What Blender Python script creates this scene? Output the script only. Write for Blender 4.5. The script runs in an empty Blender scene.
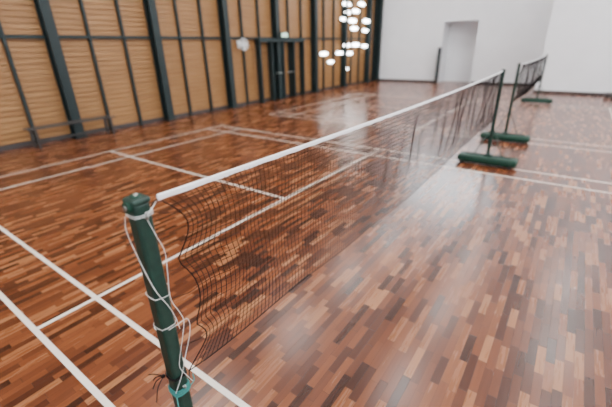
import bpy, bmesh, math, random
from mathutils import Vector, Matrix
random.seed(7)
S=bpy.context.scene
C=S.collection

# ------------------------------------------------------------ materials
def mat(name,col,rough=.5,metal=0,noise=0.0,nscale=20,spec=.5,bump=0):
    m=bpy.data.materials.new(name); m.use_nodes=True
    nt=m.node_tree; b=nt.nodes['Principled BSDF']
    b.inputs['Base Color'].default_value=(*col,1); b.inputs['Roughness'].default_value=rough
    b.inputs['Metallic'].default_value=metal; b.inputs['Specular IOR Level'].default_value=spec
    if noise or bump:
        tc=nt.nodes.new('ShaderNodeTexCoord'); n=nt.nodes.new('ShaderNodeTexNoise')
        n.inputs['Scale'].default_value=nscale; n.inputs['Detail'].default_value=5
        nt.links.new(tc.outputs['Object'],n.inputs['Vector'])
        if noise:
            r=nt.nodes.new('ShaderNodeValToRGB')
            r.color_ramp.elements[0].position=.3; r.color_ramp.elements[1].position=.7
            r.color_ramp.elements[0].color=(*[c*(1-noise) for c in col],1)
            r.color_ramp.elements[1].color=(*[min(1,c*(1+noise)) for c in col],1)
            nt.links.new(n.outputs['Fac'],r.inputs['Fac']); nt.links.new(r.outputs['Color'],b.inputs['Base Color'])
        if bump:
            bp=nt.nodes.new('ShaderNodeBump'); bp.inputs['Strength'].default_value=bump
            nt.links.new(n.outputs['Fac'],bp.inputs['Height']); nt.links.new(bp.outputs['Normal'],b.inputs['Normal'])
    return m
def emis(name,col,st):
    m=bpy.data.materials.new(name); m.use_nodes=True; nt=m.node_tree
    b=nt.nodes['Principled BSDF']; b.inputs['Base Color'].default_value=(.8,.8,.8,1)
    b.inputs['Emission Color'].default_value=(*col,1); b.inputs['Emission Strength'].default_value=st
    return m

def parquet():
    m=bpy.data.materials.new('parquet_strips'); m.use_nodes=True; nt=m.node_tree; N=nt.nodes; L=nt.links
    b=N['Principled BSDF']
    tc=N.new('ShaderNodeTexCoord'); sp=N.new('ShaderNodeSeparateXYZ'); L.new(tc.outputs['Object'],sp.inputs[0])
    def M(op,a,c=None,d=None):
        n=N.new('ShaderNodeMath'); n.operation=op
        for i,x in enumerate((a,c,d)):
            if x is None: continue
            if isinstance(x,(int,float)): n.inputs[i].default_value=x
            else: L.new(x,n.inputs[i])
        return n.outputs[0]
    xs=M('DIVIDE',sp.outputs[0],.052); ix=M('FLOOR',xs); fx=M('FRACT',xs)
    wn=N.new('ShaderNodeTexWhiteNoise'); wn.noise_dimensions='1D'; L.new(ix,wn.inputs['W'])
    ys=M('ADD',M('DIVIDE',sp.outputs[1],M('MULTIPLY_ADD',wn.outputs['Value'],.10,.23)),M('MULTIPLY',wn.outputs['Value'],7.3)); iy=M('FLOOR',ys); fy=M('FRACT',ys)
    cb=N.new('ShaderNodeCombineXYZ'); L.new(ix,cb.inputs[0]); L.new(iy,cb.inputs[1])
    w2=N.new('ShaderNodeTexWhiteNoise'); w2.noise_dimensions='2D'; L.new(cb.outputs[0],w2.inputs['Vector'])
    r=N.new('ShaderNodeValToRGB'); L.new(w2.outputs['Value'],r.inputs['Fac'])
    cr=r.color_ramp; cols=[(0,(.034,.010,.005)),(.2,(.072,.0195,.0075)),(.45,(.120,.034,.0125)),(.7,(.168,.051,.0175)),(.88,(.215,.075,.027)),(1,(.28,.115,.045))]
    cr.elements[0].position=0; cr.elements[0].color=(*cols[0][1],1)
    cr.elements[1].position=1; cr.elements[1].color=(*cols[-1][1],1)
    for p,c in cols[1:-1]:
        e=cr.elements.new(p); e.color=(*c,1)
    mp=N.new('ShaderNodeMapping'); mp.inputs['Scale'].default_value=(60,4,1); L.new(tc.outputs['Object'],mp.inputs[0])
    va=N.new('ShaderNodeVectorMath'); va.operation='ADD'; L.new(mp.outputs[0],va.inputs[0])
    vs=N.new('ShaderNodeVectorMath'); vs.operation='SCALE'; L.new(w2.outputs['Color'],vs.inputs[0]); vs.inputs['Scale'].default_value=30
    L.new(vs.outputs[0],va.inputs[1])
    nz=N.new('ShaderNodeTexNoise'); nz.inputs['Scale'].default_value=1; nz.inputs['Detail'].default_value=4; L.new(va.outputs[0],nz.inputs['Vector'])
    g=M('MULTIPLY_ADD',nz.outputs['Fac'],.5,.75)
    big=N.new('ShaderNodeTexNoise'); big.inputs['Scale'].default_value=.7; L.new(tc.outputs['Object'],big.inputs['Vector'])
    g=M('MULTIPLY',g,M('MULTIPLY_ADD',big.outputs['Fac'],.3,.85))
    ex=M('MINIMUM',fx,M('SUBTRACT',1,fx)); ey=M('MINIMUM',fy,M('SUBTRACT',1,fy))
    jx=M('GREATER_THAN',ex,.018); jy=M('GREATER_THAN',ey,.004)
    j=M('MULTIPLY_ADD',M('MULTIPLY',jx,jy),.55,.45)
    g=M('MULTIPLY',g,j)
    mx=N.new('ShaderNodeVectorMath'); mx.operation='SCALE'; L.new(r.outputs['Color'],mx.inputs[0]); L.new(g,mx.inputs['Scale'])
    L.new(mx.outputs[0],b.inputs['Base Color'])
    rr=M('MULTIPLY_ADD',nz.outputs['Fac'],.05,M('MULTIPLY_ADD',w2.outputs['Value'],.04,.215))
    L.new(rr,b.inputs['Roughness'])
    b.inputs['Specular IOR Level'].default_value=.48
    b.inputs['Coat Weight'].default_value=.08; b.inputs['Coat Roughness'].default_value=.17
    bp=N.new('ShaderNodeBump'); bp.inputs['Strength'].default_value=.15; bp.inputs['Distance'].default_value=.002
    L.new(M('ADD',j,M('MULTIPLY',w2.outputs['Value'],.3)),bp.inputs['Height']); L.new(bp.outputs['Normal'],b.inputs['Normal'])
    return m
def slatmat():
    m=bpy.data.materials.new('timber_slats'); m.use_nodes=True; nt=m.node_tree; N=nt.nodes; L=nt.links
    b=N['Principled BSDF']; b.inputs['Roughness'].default_value=.55
    tc=N.new('ShaderNodeTexCoord'); mp=N.new('ShaderNodeMapping'); mp.inputs['Scale'].default_value=(1,1.2,22)
    L.new(tc.outputs['Object'],mp.inputs[0]); n=N.new('ShaderNodeTexNoise'); n.inputs['Scale'].default_value=1; n.inputs['Detail'].default_value=4
    L.new(mp.outputs[0],n.inputs['Vector']); r=N.new('ShaderNodeValToRGB')
    r.color_ramp.elements[0].position=.3; r.color_ramp.elements[1].position=.7
    r.color_ramp.elements[0].color=(.225,.103,.030,1); r.color_ramp.elements[1].color=(.335,.172,.060,1)
    L.new(n.outputs['Fac'],r.inputs['Fac']); L.new(r.outputs['Color'],b.inputs['Base Color'])
    return m
M_floor=parquet(); M_slat=slatmat()
M_line=mat('court_line_paint',(.74,.67,.59),.4,noise=.05,nscale=8)
M_white=mat('white_plaster',(.82,.84,.87),.8,noise=.02,nscale=2)
M_dark=mat('dark_green_steel',(.006,.016,.017),.55,.0,noise=.2,spec=.35)
M_base=mat('dark_skirting',(.035,.03,.03),.5,noise=.2)
M_green=mat('green_paint',(.004,.025,.018),.42,noise=.25,nscale=35,bump=.03,spec=.4)
M_greenb=mat('green_weight',(.003,.034,.020),.55,noise=.2,nscale=10,spec=.3)
M_rub=mat('black_rubber',(.015,.015,.015),.7,noise=.2)
M_steel=mat('worn_steel',(.35,.37,.35),.35,.9,noise=.2)
M_net=mat('net_twine',(.006,.0045,.005),.85,noise=.2,spec=.12)
M_tape=mat('white_tape',(.74,.74,.76),.7,noise=.04,nscale=60,bump=.1)
M_cord=mat('white_cord',(.66,.66,.64),.75,noise=.1,nscale=200)
M_teal=mat('teal_cord',(.02,.17,.155),.7,noise=.2,nscale=200)
M_seat=mat('bench_dark',(.025,.022,.020),.5,noise=.2)
M_ceil=mat('ceiling_paint',(.75,.76,.78),.9,noise=.02)

# ------------------------------------------------------------ helpers
def mesh_obj(name,bm,m,parent=None,smooth=False):
    me=bpy.data.meshes.new(name); bm.to_mesh(me); bm.free()
    ms=m if isinstance(m,(list,tuple)) else [m]
    for x in ms: me.materials.append(x)
    if smooth:
        for p in me.polygons: p.use_smooth=True
    o=bpy.data.objects.new(name,me); C.objects.link(o)
    if parent: o.parent=parent
    return o
def empty(name,loc=(0,0,0)):
    e=bpy.data.objects.new(name,None); e.location=loc; C.objects.link(e); return e
def addbox(bm,lo,hi,bev=0,mi=0,seg=2):
    c=[(a+b)/2 for a,b in zip(lo,hi)]; s=[b-a for a,b in zip(lo,hi)]
    t=bmesh.new(); bmesh.ops.create_cube(t,size=1)
    bmesh.ops.transform(t,matrix=Matrix.Diagonal((*s,1)),verts=t.verts)
    if bev: bmesh.ops.bevel(t,geom=t.edges[:]+t.verts[:],offset=bev,segments=seg,affect='EDGES',profile=.5)
    bmesh.ops.translate(t,vec=c,verts=t.verts)
    merge(bm,t,mi)
def merge(bm,t,mi=0):
    mp={}
    for v in t.verts: mp[v]=bm.verts.new(v.co)
    for f in t.faces:
        try:
            g=bm.faces.new([mp[v] for v in f.verts]); g.material_index=mi; g.smooth=f.smooth
        except ValueError: pass
    t.free()
def box(name,lo,hi,m,parent=None,bev=0):
    bm=bmesh.new(); addbox(bm,lo,hi,bev); return mesh_obj(name,bm,m,parent)
def tube(bm,pts,r,n=6,mi=0,closed=False,cap=True,smooth=True):
    pts=[Vector(p) for p in pts]; rings=[]; prev=None
    L=len(pts)
    for i,p in enumerate(pts):
        if closed: d=pts[(i+1)%L]-pts[i-1]
        else: d=pts[min(i+1,L-1)]-pts[max(i-1,0)]
        if d.length<1e-9: d=Vector((0,0,1))
        d.normalize()
        if prev is None:
            a=Vector((0,0,1)) if abs(d.z)<.9 else Vector((1,0,0)); u=d.cross(a).normalized()
        else:
            u=prev-d*prev.dot(d)
            if u.length<1e-6: u=d.orthogonal()
            u.normalize()
        prev=u; w=d.cross(u); rr=r(i/(L-1)) if callable(r) else r
        rings.append([bm.verts.new(p+(u*math.cos(2*math.pi*k/n)+w*math.sin(2*math.pi*k/n))*rr) for k in range(n)])
    for i in range(L if closed else L-1):
        A=rings[i]; B=rings[(i+1)%L]
        for k in range(n):
            f=bm.faces.new((A[k],A[(k+1)%n],B[(k+1)%n],B[k])); f.material_index=mi; f.smooth=smooth
    if cap and not closed:
        for R in (rings[0],rings[-1]):
            try: f=bm.faces.new(R); f.material_index=mi
            except ValueError: pass
def cat(ps,n=8):
    ps=[Vector(p) for p in ps]; P=[ps[0]*2-ps[1]]+ps+[ps[-1]*2-ps[-2]]; o=[]
    for i in range(1,len(P)-2):
        for k in range(n):
            t=k/n; a,b,c,d=P[i-1],P[i],P[i+1],P[i+2]
            o.append(.5*((2*b)+(c-a)*t+(2*a-5*b+4*c-d)*t*t+(3*b-a-3*c+d)*t**3))
    o.append(ps[-1]); return o
def cyl(bm,a,b,r,n=20,mi=0): tube(bm,[a,b],r,n,mi)

# ------------------------------------------------------------ room shell
XL,XR,YN,YF,ZC=-8.86,9.5,-8.0,20.2,8.0
bm=bmesh.new(); addbox(bm,(XL-.3,YN-.3,-.15),(XR+.3,YF+1.3,0)); mesh_obj('floor',bm,M_floor)
box('ceiling',(XL-.3,YN-.3,ZC),(XR+.3,YF+.3,ZC+.15),M_ceil)
box('wall_right',(XR,YN,0),(XR+.2,YF,ZC),M_white)
box('wall_near',(XL,YN-.2,0),(XR,YN,ZC),M_white)
DX0,DX1,DZ=-5.15,-3.50,2.95
bm=bmesh.new()
addbox(bm,(XL,YF,0),(DX0,YF+.2,ZC)); addbox(bm,(DX1,YF,0),(XR,YF+.2,ZC)); addbox(bm,(DX0,YF,DZ),(DX1,YF+.2,ZC))
addbox(bm,(DX0-.1,YF+.2,0),(DX0,YF+1.2,DZ+.1)); addbox(bm,(DX1,YF+.2,0),(DX1+.1,YF+1.2,DZ+.1))
addbox(bm,(DX0,YF+1.1,0),(DX1,YF+1.2,DZ+.1)); addbox(bm,(DX0,YF+.2,DZ),(DX1,YF+1.1,DZ+.1))
mesh_obj('wall_far',bm,M_white)
PX,PY=-.36,17.4
box('wall_far_projection',(PX,PY,0),(XR,YF,ZC),M_white)
bm=bmesh.new(); addbox(bm,(XL,YF-.02,0),(DX0,YF,.11)); addbox(bm,(DX1,YF-.02,0),(PX,YF,.11)); mesh_obj('baseboard_far',bm,M_base)
bm=bmesh.new(); addbox(bm,(PX-.02,PY-.02,0),(XR,PY,.11)); addbox(bm,(PX-.02,PY,0),(PX,YF-.02,.11)); mesh_obj('baseboard_projection',bm,M_base)
e=empty('door_1')
box('frame_left',(DX0-.05,YF-.03,0),(DX0,YF,DZ+.05),M_white,e); box('frame_right',(DX1,YF-.03,0),(DX1+.05,YF,DZ+.05),M_white,e)
box('frame_top',(DX0,YF-.03,DZ),(DX1,YF,DZ+.05),M_white,e)
box('leaf_edge',(DX0-.02,YF-.5,0.01),(DX0+.03,YF-.03,1.75),M_dark,e,.005)

# left wall : lapped timber boards (real profile)
bm=bmesh.new(); pitch=.115; z=0; prof=[]
while z<ZC:
    prof+=[(XL,z),(XL,min(ZC,z+pitch-.034)),(XL-.035,min(ZC,z+pitch-.030)),(XL-.035,min(ZC,z+pitch-.002))]; z+=pitch
prof.append((XL,ZC)); 
A=[bm.verts.new((x,YN,zz)) for x,zz in prof]; B=[bm.verts.new((x,YF,zz)) for x,zz in prof]
for i in range(len(A)-1): bm.faces.new((A[i],A[i+1],B[i+1],B[i]))
addbox(bm,(XL-.2,YN,0),(XL-.036,YF,ZC))
mesh_obj('wall_left',bm,M_slat)
bm=bmesh.new()
step=.862; y0=3.33
k=-12
while True:
    y=y0+k*step
    if y>YF-.3: break
    if y>YN+.2:
        if k%3==0:
            d=.26;w=.21
            addbox(bm,(XL+.002,y-w/2,0),(XL+.03,y+w/2,ZC)); addbox(bm,(XL+d-.03,y-w/2,0),(XL+d,y+w/2,ZC)); addbox(bm,(XL+.03,y-.02,0),(XL+d-.03,y+.02,ZC))
            addbox(bm,(XL+.002,y-w/2-.05,0),(XL+d+.05,y+w/2+.05,.02))
        else:
            addbox(bm,(XL+.002,y-.032,0),(XL+.09,y+.032,ZC),.004)
    k+=1
addbox(bm,(XL+.004,YN,2.22),(XL+.075,YF,2.29),.004)
addbox(bm,(XL+.004,YN,4.6),(XL+.075,YF,4.67),.004)
mesh_obj('trim_steel_frame',bm,M_dark)
box('trim_corner_column',(XL+.001,YF-.28,0),(XL+.3,YF-.001,ZC),M_dark)
box('baseboard_left',(XL+.001,YN,0),(XL+.02,YF-.28,.10),M_base)

# court lines
def court(yo,xs=(-6.7,6.7),name='trim_court_lines'):
    bm=bmesh.new(); w=.019; z=.0025
    def q(x0,y0,x1,y1,zz):
        v=[bm.verts.new(c) for c in ((x0,y0,zz),(x1,y0,zz),(x1,y1,zz),(x0,y1,zz))]; bm.faces.new(v)
    for y in (0,.46,5.64,6.1): q(xs[0]-w,yo+y-w,xs[1]+w,yo+y+w,z)
    for x in (-6.7,-5.94,-1.98,1.98,5.94,6.7): q(x-w,yo-w,x+w,yo+6.1+w,z+.0006)
    for a,b in ((-6.7,-1.98),(1.98,6.7)): q(a,yo+3.05-w,b,yo+3.05+w,z+.0012)
    return mesh_obj(name,bm,M_line)
Y2=8.12
court(0); court(Y2)

# ------------------------------------------------------------ badminton posts
def post(x,y,s):
    e=empty('badminton_post',(x,y,0)); H=1.55; h=.0265
    bm=bmesh.new()
    addbox(bm,(-h,-h,.10),(h,h,H-.012),.012,seg=3)
    addbox(bm,(-.006,s*h-.001 if s>0 else s*h-.004,.2),(-.003,s*h+.004 if s>0 else s*h+.001,H-.03)); 
    mesh_obj('upright',bm,M_green,e)
    bm=bmesh.new(); addbox(bm,(-h-.003,-h-.003,H-.02),(h+.003,h+.003,H),.008,seg=3)
    mesh_obj('cap',bm,M_green,e)
    bm=bmesh.new()
    cyl(bm,(0.0,0,H-.002),(0.0,0,H+.006),.015,24,0); cyl(bm,(0,0,H+.006),(0,0,H+.010),.007,16,1)
    cyl(bm,(0.004,-s*(h),H-.022),(.004,-s*(h+.012),H-.022),.017,28,0); cyl(bm,(0.004,-s*(h+.012),H-.022),(.004,-s*(h+.016),H-.022),.008,16,1)
    for zz in (H-.06,.80):
        tube(bm,[(h-.002,0,zz),(h+.014,0,zz),(h+.018,0,zz+.010),(h+.012,0,zz+.016)],.0032,8,1)
    mesh_obj('cap_fittings',bm,[M_greenb,M_steel],e)
    bm=bmesh.new(); addbox(bm,(-.47,-.14,.03),(.47,.14,.155),.05,seg=5)
    for f in bm.faces: f.smooth=True
    mesh_obj('weight_box',bm,M_greenb,e)
    bm=bmesh.new(); addbox(bm,(-.06,-.06,.145),(.06,.06,.19),.01); addbox(bm,(-.36,-.012,.15),(.36,.012,.175),.004)
    for sx in (-1,1): tube(bm,[(sx*.22,0,.165),(sx*.012,0,.62)],.008,8)
    mesh_obj('braces',bm,M_green,e)
    bm=bmesh.new()
    for sx in (-.38,.38):
        for sy in (-.12,.12): cyl(bm,(sx,sy-.022,.034),(sx,sy+.022,.034),.034,20)
    mesh_obj('wheels',bm,M_rub,e)
    return e
near_post=post(0,0,1); post(0,6.15,-1)
post(-.02,Y2-.05,1); post(0,Y2+6.2,-1)

# ------------------------------------------------------------ nets
def net(xo,y0,y1,cell,r,n,ph,name='badminton_net'):
    e=empty(name,(xo,y0,0)); Ln=y1-y0; D=.745
    def top(s): return 1.535-.026*4*s*(1-s)
    def P(s,t):
        edge=math.exp(-s*Ln/.22); edge2=math.exp(-(1-s)*Ln/.22)
        sc=abs(math.sin(math.pi*3*t))*(.055)+.035*math.sin(math.pi*t)
        y=s*Ln+edge*sc-edge2*sc
        z=top(s)-.015-D*t
        env=math.sin(math.pi*min(1,t*1.15))
        x=env*(.020*math.sin(s*Ln*4.1+ph+1.2*t)+.010*math.sin(s*Ln*9.7+2*ph-3*t)+.006*math.sin(s*Ln*23+5*t))
        x+=edge*.03*math.sin(3*math.pi*t+1)
        z+=.006*math.sin(s*Ln*6+t*4)*t + edge*.012*math.sin(9*t)+t*.02*math.sin(s*Ln*1.7+.5)
        return Vector((x,y,z))
    nx=int(Ln/cell); nz=int(D/cell)
    bm=bmesh.new()
    for j in range(1,nz): tube(bm,[P(i/nx,j/nz) for i in range(nx+1)],r,n,cap=False)
    for i in range(1,nx+1): 
        tube(bm,[P(i/nx,j/nz) for j in range(nz+1)],r,n,cap=False)
    mesh_obj('mesh_twine',bm,M_net,e,True)
    bm=bmesh.new()
    tube(bm,[P(i/nx,1) for i in range(nx+1)],.0026,6); tube(bm,[P(0,j/nz) for j in range(nz+1)],.0024,6)
    mesh_obj('border_cord',bm,M_net,e,True)
    bm=bmesh.new(); K=150; rows=[]
    for i in range(K+1):
        s=i/K; z=top(s); y=s*Ln; ww=.0015*math.sin(i*1.7); tp=.020
        sec=[(-.0030,z-tp+ww),(-.0040,z-.011),(-.0034,z-.003),(0,z+.0005),(.0034,z-.003),(.0040,z-.011),(.0030,z-tp+ww)]
        rows.append([bm.verts.new((a,y,b)) for a,b in sec])
    for i in range(K):
        for k in range(6):
            bm.faces.new((rows[i][k],rows[i][k+1],rows[i+1][k+1],rows[i+1][k])).smooth=True
    mesh_obj('top_tape',bm,M_tape,e,True)
    return e,P
NY=.064
nete,P=net(0,NY,6.08,.0262,.00142,4,0.4)
net(0,Y2+.03,Y2+6.12,.029,.0016,3,2.2)

# ------------------------------------------------------------ cords on the near post
e=near_post
def wrap(z0,z1,turns,rad=.0335,n=14,ph=0):
    o=[]
    N=int(turns*n)
    for i in range(N+1):
        a=ph+2*math.pi*i/n; c,s_=math.cos(a),math.sin(a); q=max(abs(c),abs(s_)); k=rad/(q**.75)
        k=min(k,rad*1.22)
        o.append((c*k*.92,s_*k*.92,z0+(z1-z0)*i/N))
    return o
bm=bmesh.new()
tube(bm,wrap(1.506,1.494,2.2),.0012,6)
tube(bm,cat([(.03,.01,1.50),(.02,.035,1.512),(.0,.058,1.515)]),.0015,6)
tube(bm,cat([(-.02,-.034,1.495),(-.020,-.040,1.45),(.0,-.038,1.38),(.024,-.034,1.31),(.033,-.02,1.24),(.034,.01,1.16),(.033,.025,1.10),(.03,.032,1.05)]),.0011,6)
tube(bm,cat([(.033,.0,1.49),(.036,.015,1.43),(.033,.034,1.36),(.033,.028,1.28),(.034,.02,1.19),(.036,.04,1.12),(.030,.052,1.07),(.036,.03,1.01),(.035,.01,.95),(.034,.0,.90),(.034,.02,.84),(.03,.04,.79)]),.0011,6)
tube(bm,cat([(.034,-.01,1.08),(.048,.015,1.09),(.060,.046,1.10),(.062,.053,1.075),(.052,.05,1.02),(.042,.03,.95),(.034,.0,.86),(.03,-.034,.80)]),.0011,6)
tube(bm,wrap(1.235,1.19,1.3,ph=1),.0011,6)
tube(bm,wrap(1.095,1.075,1.6,ph=1),.0011,6)
mesh_obj('white_tie_cord',bm,M_cord,e)
bm=bmesh.new(); tube(bm,wrap(.80,.765,4.3),.0026,6)
tube(bm,cat([(.034,.02,.785),(.03,.045,.79),(.01,.056,.80)]),.0024,6)
tube(bm,cat([(.03,-.034,.78),(.05,-.045,.76),(.045,-.04,.72),(.05,-.05,.69)]),.0022,6)
mesh_obj('teal_tie_cord',bm,M_teal,e)
bm=bmesh.new(); tube(bm,wrap(.86,.845,2.2,ph=2),.0022,6)
for a,b,c in ((-.05,-.075,.88),(-.055,-.07,.80),(-.03,-.08,.76),(-.06,-.06,.83)):
    tube(bm,cat([(-.028,-.034,.85),((a-.03)/2,(b-.034)/2-.006,(c+.87)/2),(a,b,c)]),.0018,6)
t=bmesh.new(); bmesh.ops.create_icosphere(t,subdivisions=2,radius=.008); bmesh.ops.translate(t,vec=(-.028,-.036,.85),verts=t.verts); merge(bm,t)
mesh_obj('black_tie_cord',bm,M_net,e)
bm=bmesh.new()
for i in (0,2,3,5):
    q=P(0,(i+.5)/7); z=1.49-i*.105
    tube(bm,cat([q,(q*.5+Vector((.016,-.004,z/2-.006))),(.02,.036-NY,z)]),.0013,5)
tube(bm,cat([(0,0,1.52),(.004,-.015,1.515),(.01,.036-NY,1.51)]),.002,6)
tube(bm,cat([P(0,1),P(0,1)*.6+Vector((.006,-.01,.4*.79)),(.012,.036-NY,.79)]),.0022,6)
mesh_obj('side_lacing',bm,M_net,nete)

# ------------------------------------------------------------ bench at the wall
e=empty('bench',(-8.42,3.15,0))
bm=bmesh.new()
for x in (-.13,.13): addbox(bm,(x-.03,-.95,.41),(x+.03,.95,.44),.006)
mesh_obj('seat',bm,M_seat,e)
bm=bmesh.new()
for y in (-.82,.82):
    for x in (-.15,.15): addbox(bm,(x-.025,y-.025,0),(x+.025,y+.025,.40),.003)
    addbox(bm,(-.17,y-.02,.375),(.17,y+.02,.41),.003)
addbox(bm,(-.015,-.82,.12),(.015,.82,.15),.003)
for y in (-.82,.82): addbox(bm,(-.15,y-.015,.12),(.15,y+.015,.15),.003)
mesh_obj('frame',bm,M_seat,e)

e=empty('door_2',(XL+.09,11.3,0)); bm=bmesh.new()
for y in (-1.33,-.68,0,.68,1.33): addbox(bm,(.0,y-.04,0),(.22,y+.04,2.2),.005)
addbox(bm,(0,-1.38,2.12),(.24,1.38,2.24),.006)
mesh_obj('frame',bm,M_dark,e)
bm=bmesh.new()
for y in (-.34,.34): addbox(bm,(.22,y-.2,1.0),(.25,y+.2,1.03),.004)
mesh_obj('push_bars',bm,M_steel,e)
e=empty('exit_sign',(XL+.36,11.3,2.36)); box('housing',(-.02,-.2,-.09),(.02,.2,.09),M_dark,e,.005)
box('panel',(.0201,-.18,-.07),(.024,.18,.07),emis('exit_green',(.05,.8,.35),.8),e)

e=empty('wall_fan',(XL+.09,9.1,2.05)); bm=bmesh.new()
cyl(bm,(0,0,0),(.16,0,0),.03,14); addbox(bm,(-.005,-.07,-.12),(.02,.07,.12),.008)
t=bmesh.new(); bmesh.ops.create_uvsphere(t,u_segments=20,v_segments=12,radius=.085); bmesh.ops.translate(t,vec=(.2,0,0),verts=t.verts); merge(bm,t)
for r_,x_ in ((.19,.28),(.19,.24),(.12,.31),(.05,.325)):
    tube(bm,[(x_,math.cos(a*math.pi/12)*r_,math.sin(a*math.pi/12)*r_) for a in range(24)],.006,6,closed=True)
for a in range(18):
    c,s_=math.cos(a*math.pi/9),math.sin(a*math.pi/9)
    tube(bm,cat([(.325,c*.05,s_*.05),(.31,c*.12,s_*.12),(.28,c*.19,s_*.19),(.24,c*.19,s_*.19),(.2,c*.08,s_*.08)],4),.004,4)
for a in range(4):
    t=bmesh.new(); bmesh.ops.create_cube(t,size=1)
    bmesh.ops.transform(t,matrix=Matrix.Rotation(a*math.pi/2,4,'X')@Matrix.Translation((.26,.09,0))@Matrix.Rotation(.4,4,'Y')@Matrix.Diagonal((.006,.14,.08,1)),verts=t.verts); merge(bm,t)
mesh_obj('body',bm,mat('fan_white',(.75,.77,.78),.4,noise=.03),e,True)

e=empty('wall_light_reflections',(XL+.1,0,0)); bm=bmesh.new(); bm2=bmesh.new()  # glowing ellipsoids imitate lights reflected in wall glass, not wall fittings
reflections=[(16.4,3.75,.22),(17.3,3.5,.2),(16.5,3.40,.17),(17.0,3.06,.22),(16.1,3.1,.16),(17.2,2.72,.2),(17.9,3.85,.2),(18.5,3.1,.22),(18.4,2.65,.18),(16.5,1.95,.2),(17.4,1.97,.22),(18.4,1.9,.18),(15.8,1.62,.18),(16.8,1.58,.17),(14.4,1.62,.18),(15.0,1.25,.15),(16.5,.85,.12)]
for y,z,r_ in reflections:
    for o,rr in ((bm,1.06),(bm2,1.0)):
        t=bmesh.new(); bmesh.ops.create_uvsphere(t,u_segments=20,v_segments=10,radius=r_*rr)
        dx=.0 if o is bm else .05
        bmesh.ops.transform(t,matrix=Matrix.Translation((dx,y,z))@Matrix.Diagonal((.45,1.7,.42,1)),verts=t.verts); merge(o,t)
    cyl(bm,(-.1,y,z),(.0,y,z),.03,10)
mesh_obj('housings',bm,M_dark,e); mesh_obj('diffusers',bm2,emis('reflection_glow',(1,.99,.97),20),e,True)  # dark rims and bright bodies of the imitated reflections

e=empty('post_base_weight',(2.35,16.75,0)); bm=bmesh.new(); addbox(bm,(-.45,-.14,.035),(.45,.14,.19),.05,seg=4); addbox(bm,(-.05,-.05,.18),(.05,.05,.42),.01)
mesh_obj('weight_box',bm,M_base,e)
bm=bmesh.new()
for sx in (-.36,.36):
    for sy in (-.12,.12): cyl(bm,(sx,sy-.02,.036),(sx,sy+.02,.036),.036,18)
mesh_obj('wheels',bm,M_rub,e)

# ------------------------------------------------------------ ceiling light panels
E=emis('panel_glow',(1,.985,.965),22.5)
for x in (-5.6,-1.6,2.4,6.4):
    e=empty('ceiling_light'); bm=bmesh.new(); bm2=bmesh.new()
    for y in (-5,-.8,3.4,7.6,11.8,16):
        addbox(bm,(x-.55,y-.95,ZC-.12),(x+.55,y+.95,ZC-.002),.01)
        addbox(bm2,(x-.5,y-.9,ZC-.13),(x+.5,y+.9,ZC-.121))
    mesh_obj('housings',bm,M_ceil,e); mesh_obj('diffusers',bm2,E,e)
WG=emis('unseen_daylight_pane',(.90,.95,1),11)
for i,y in enumerate((-5,0,5,10,15)):  # unseen right-wall windows, added as a light source
    e=empty('unseen_window_%d'%(i+1)); 
    if y+2>PY: y=PY-2.2
    box('pane',(XR-.03,y-1.9,4.2),(XR-.02,y+1.9,7.2),WG,e)
    bm=bmesh.new()
    for a in (-1.95,0,1.95): addbox(bm,(XR-.08,y+a-.04,4.1),(XR-.002,y+a+.04,7.3))
    for z_ in (4.15,7.25): addbox(bm,(XR-.08,y-1.99,z_-.05),(XR-.002,y+1.99,z_+.05))
    mesh_obj('frame',bm,M_dark,e)
e=empty('unseen_window_6')
box('pane',(-6.4,YF-.03,4.6),(-1.6,YF-.02,7.4),WG,e); bm=bmesh.new()
for a in (-6.4,-4.8,-3.2,-1.6): addbox(bm,(a-.04,YF-.08,4.5),(a+.04,YF-.002,7.5))
for z_ in (4.55,7.45): addbox(bm,(-6.44,YF-.08,z_-.05),(-1.56,YF-.002,z_+.05))
mesh_obj('frame',bm,M_dark,e)

w=bpy.data.worlds.new('World'); S.world=w; w.use_nodes=True
w.node_tree.nodes['Background'].inputs[0].default_value=(.8,.9,1,1); w.node_tree.nodes['Background'].inputs[1].default_value=.5

# ------------------------------------------------------------ camera
pi_,ya,ro=math.radians(23.72),math.radians(36.16),math.radians(-1.31)
F=Vector((-math.sin(ya),math.cos(ya),0)); R=Vector((math.cos(ya),math.sin(ya),0)); Z=Vector((0,0,1))
fw=math.cos(pi_)*F-math.sin(pi_)*Z; up=math.sin(pi_)*F+math.cos(pi_)*Z
r2=math.cos(ro)*R+math.sin(ro)*up; u2=-math.sin(ro)*R+math.cos(ro)*up
cam=bpy.data.cameras.new('camera'); co=bpy.data.objects.new('camera',cam); C.objects.link(co)
m=Matrix((r2,u2,-fw)).transposed().to_4x4(); m.translation=Vector((.957,-.480,1.935)); co.matrix_world=m
cam.sensor_width=36; cam.lens=36*356.8/612; cam.clip_start=.05
cam.dof.use_dof=True; cam.dof.focus_distance=1.6; cam.dof.aperture_fstop=1.25
S.camera=co
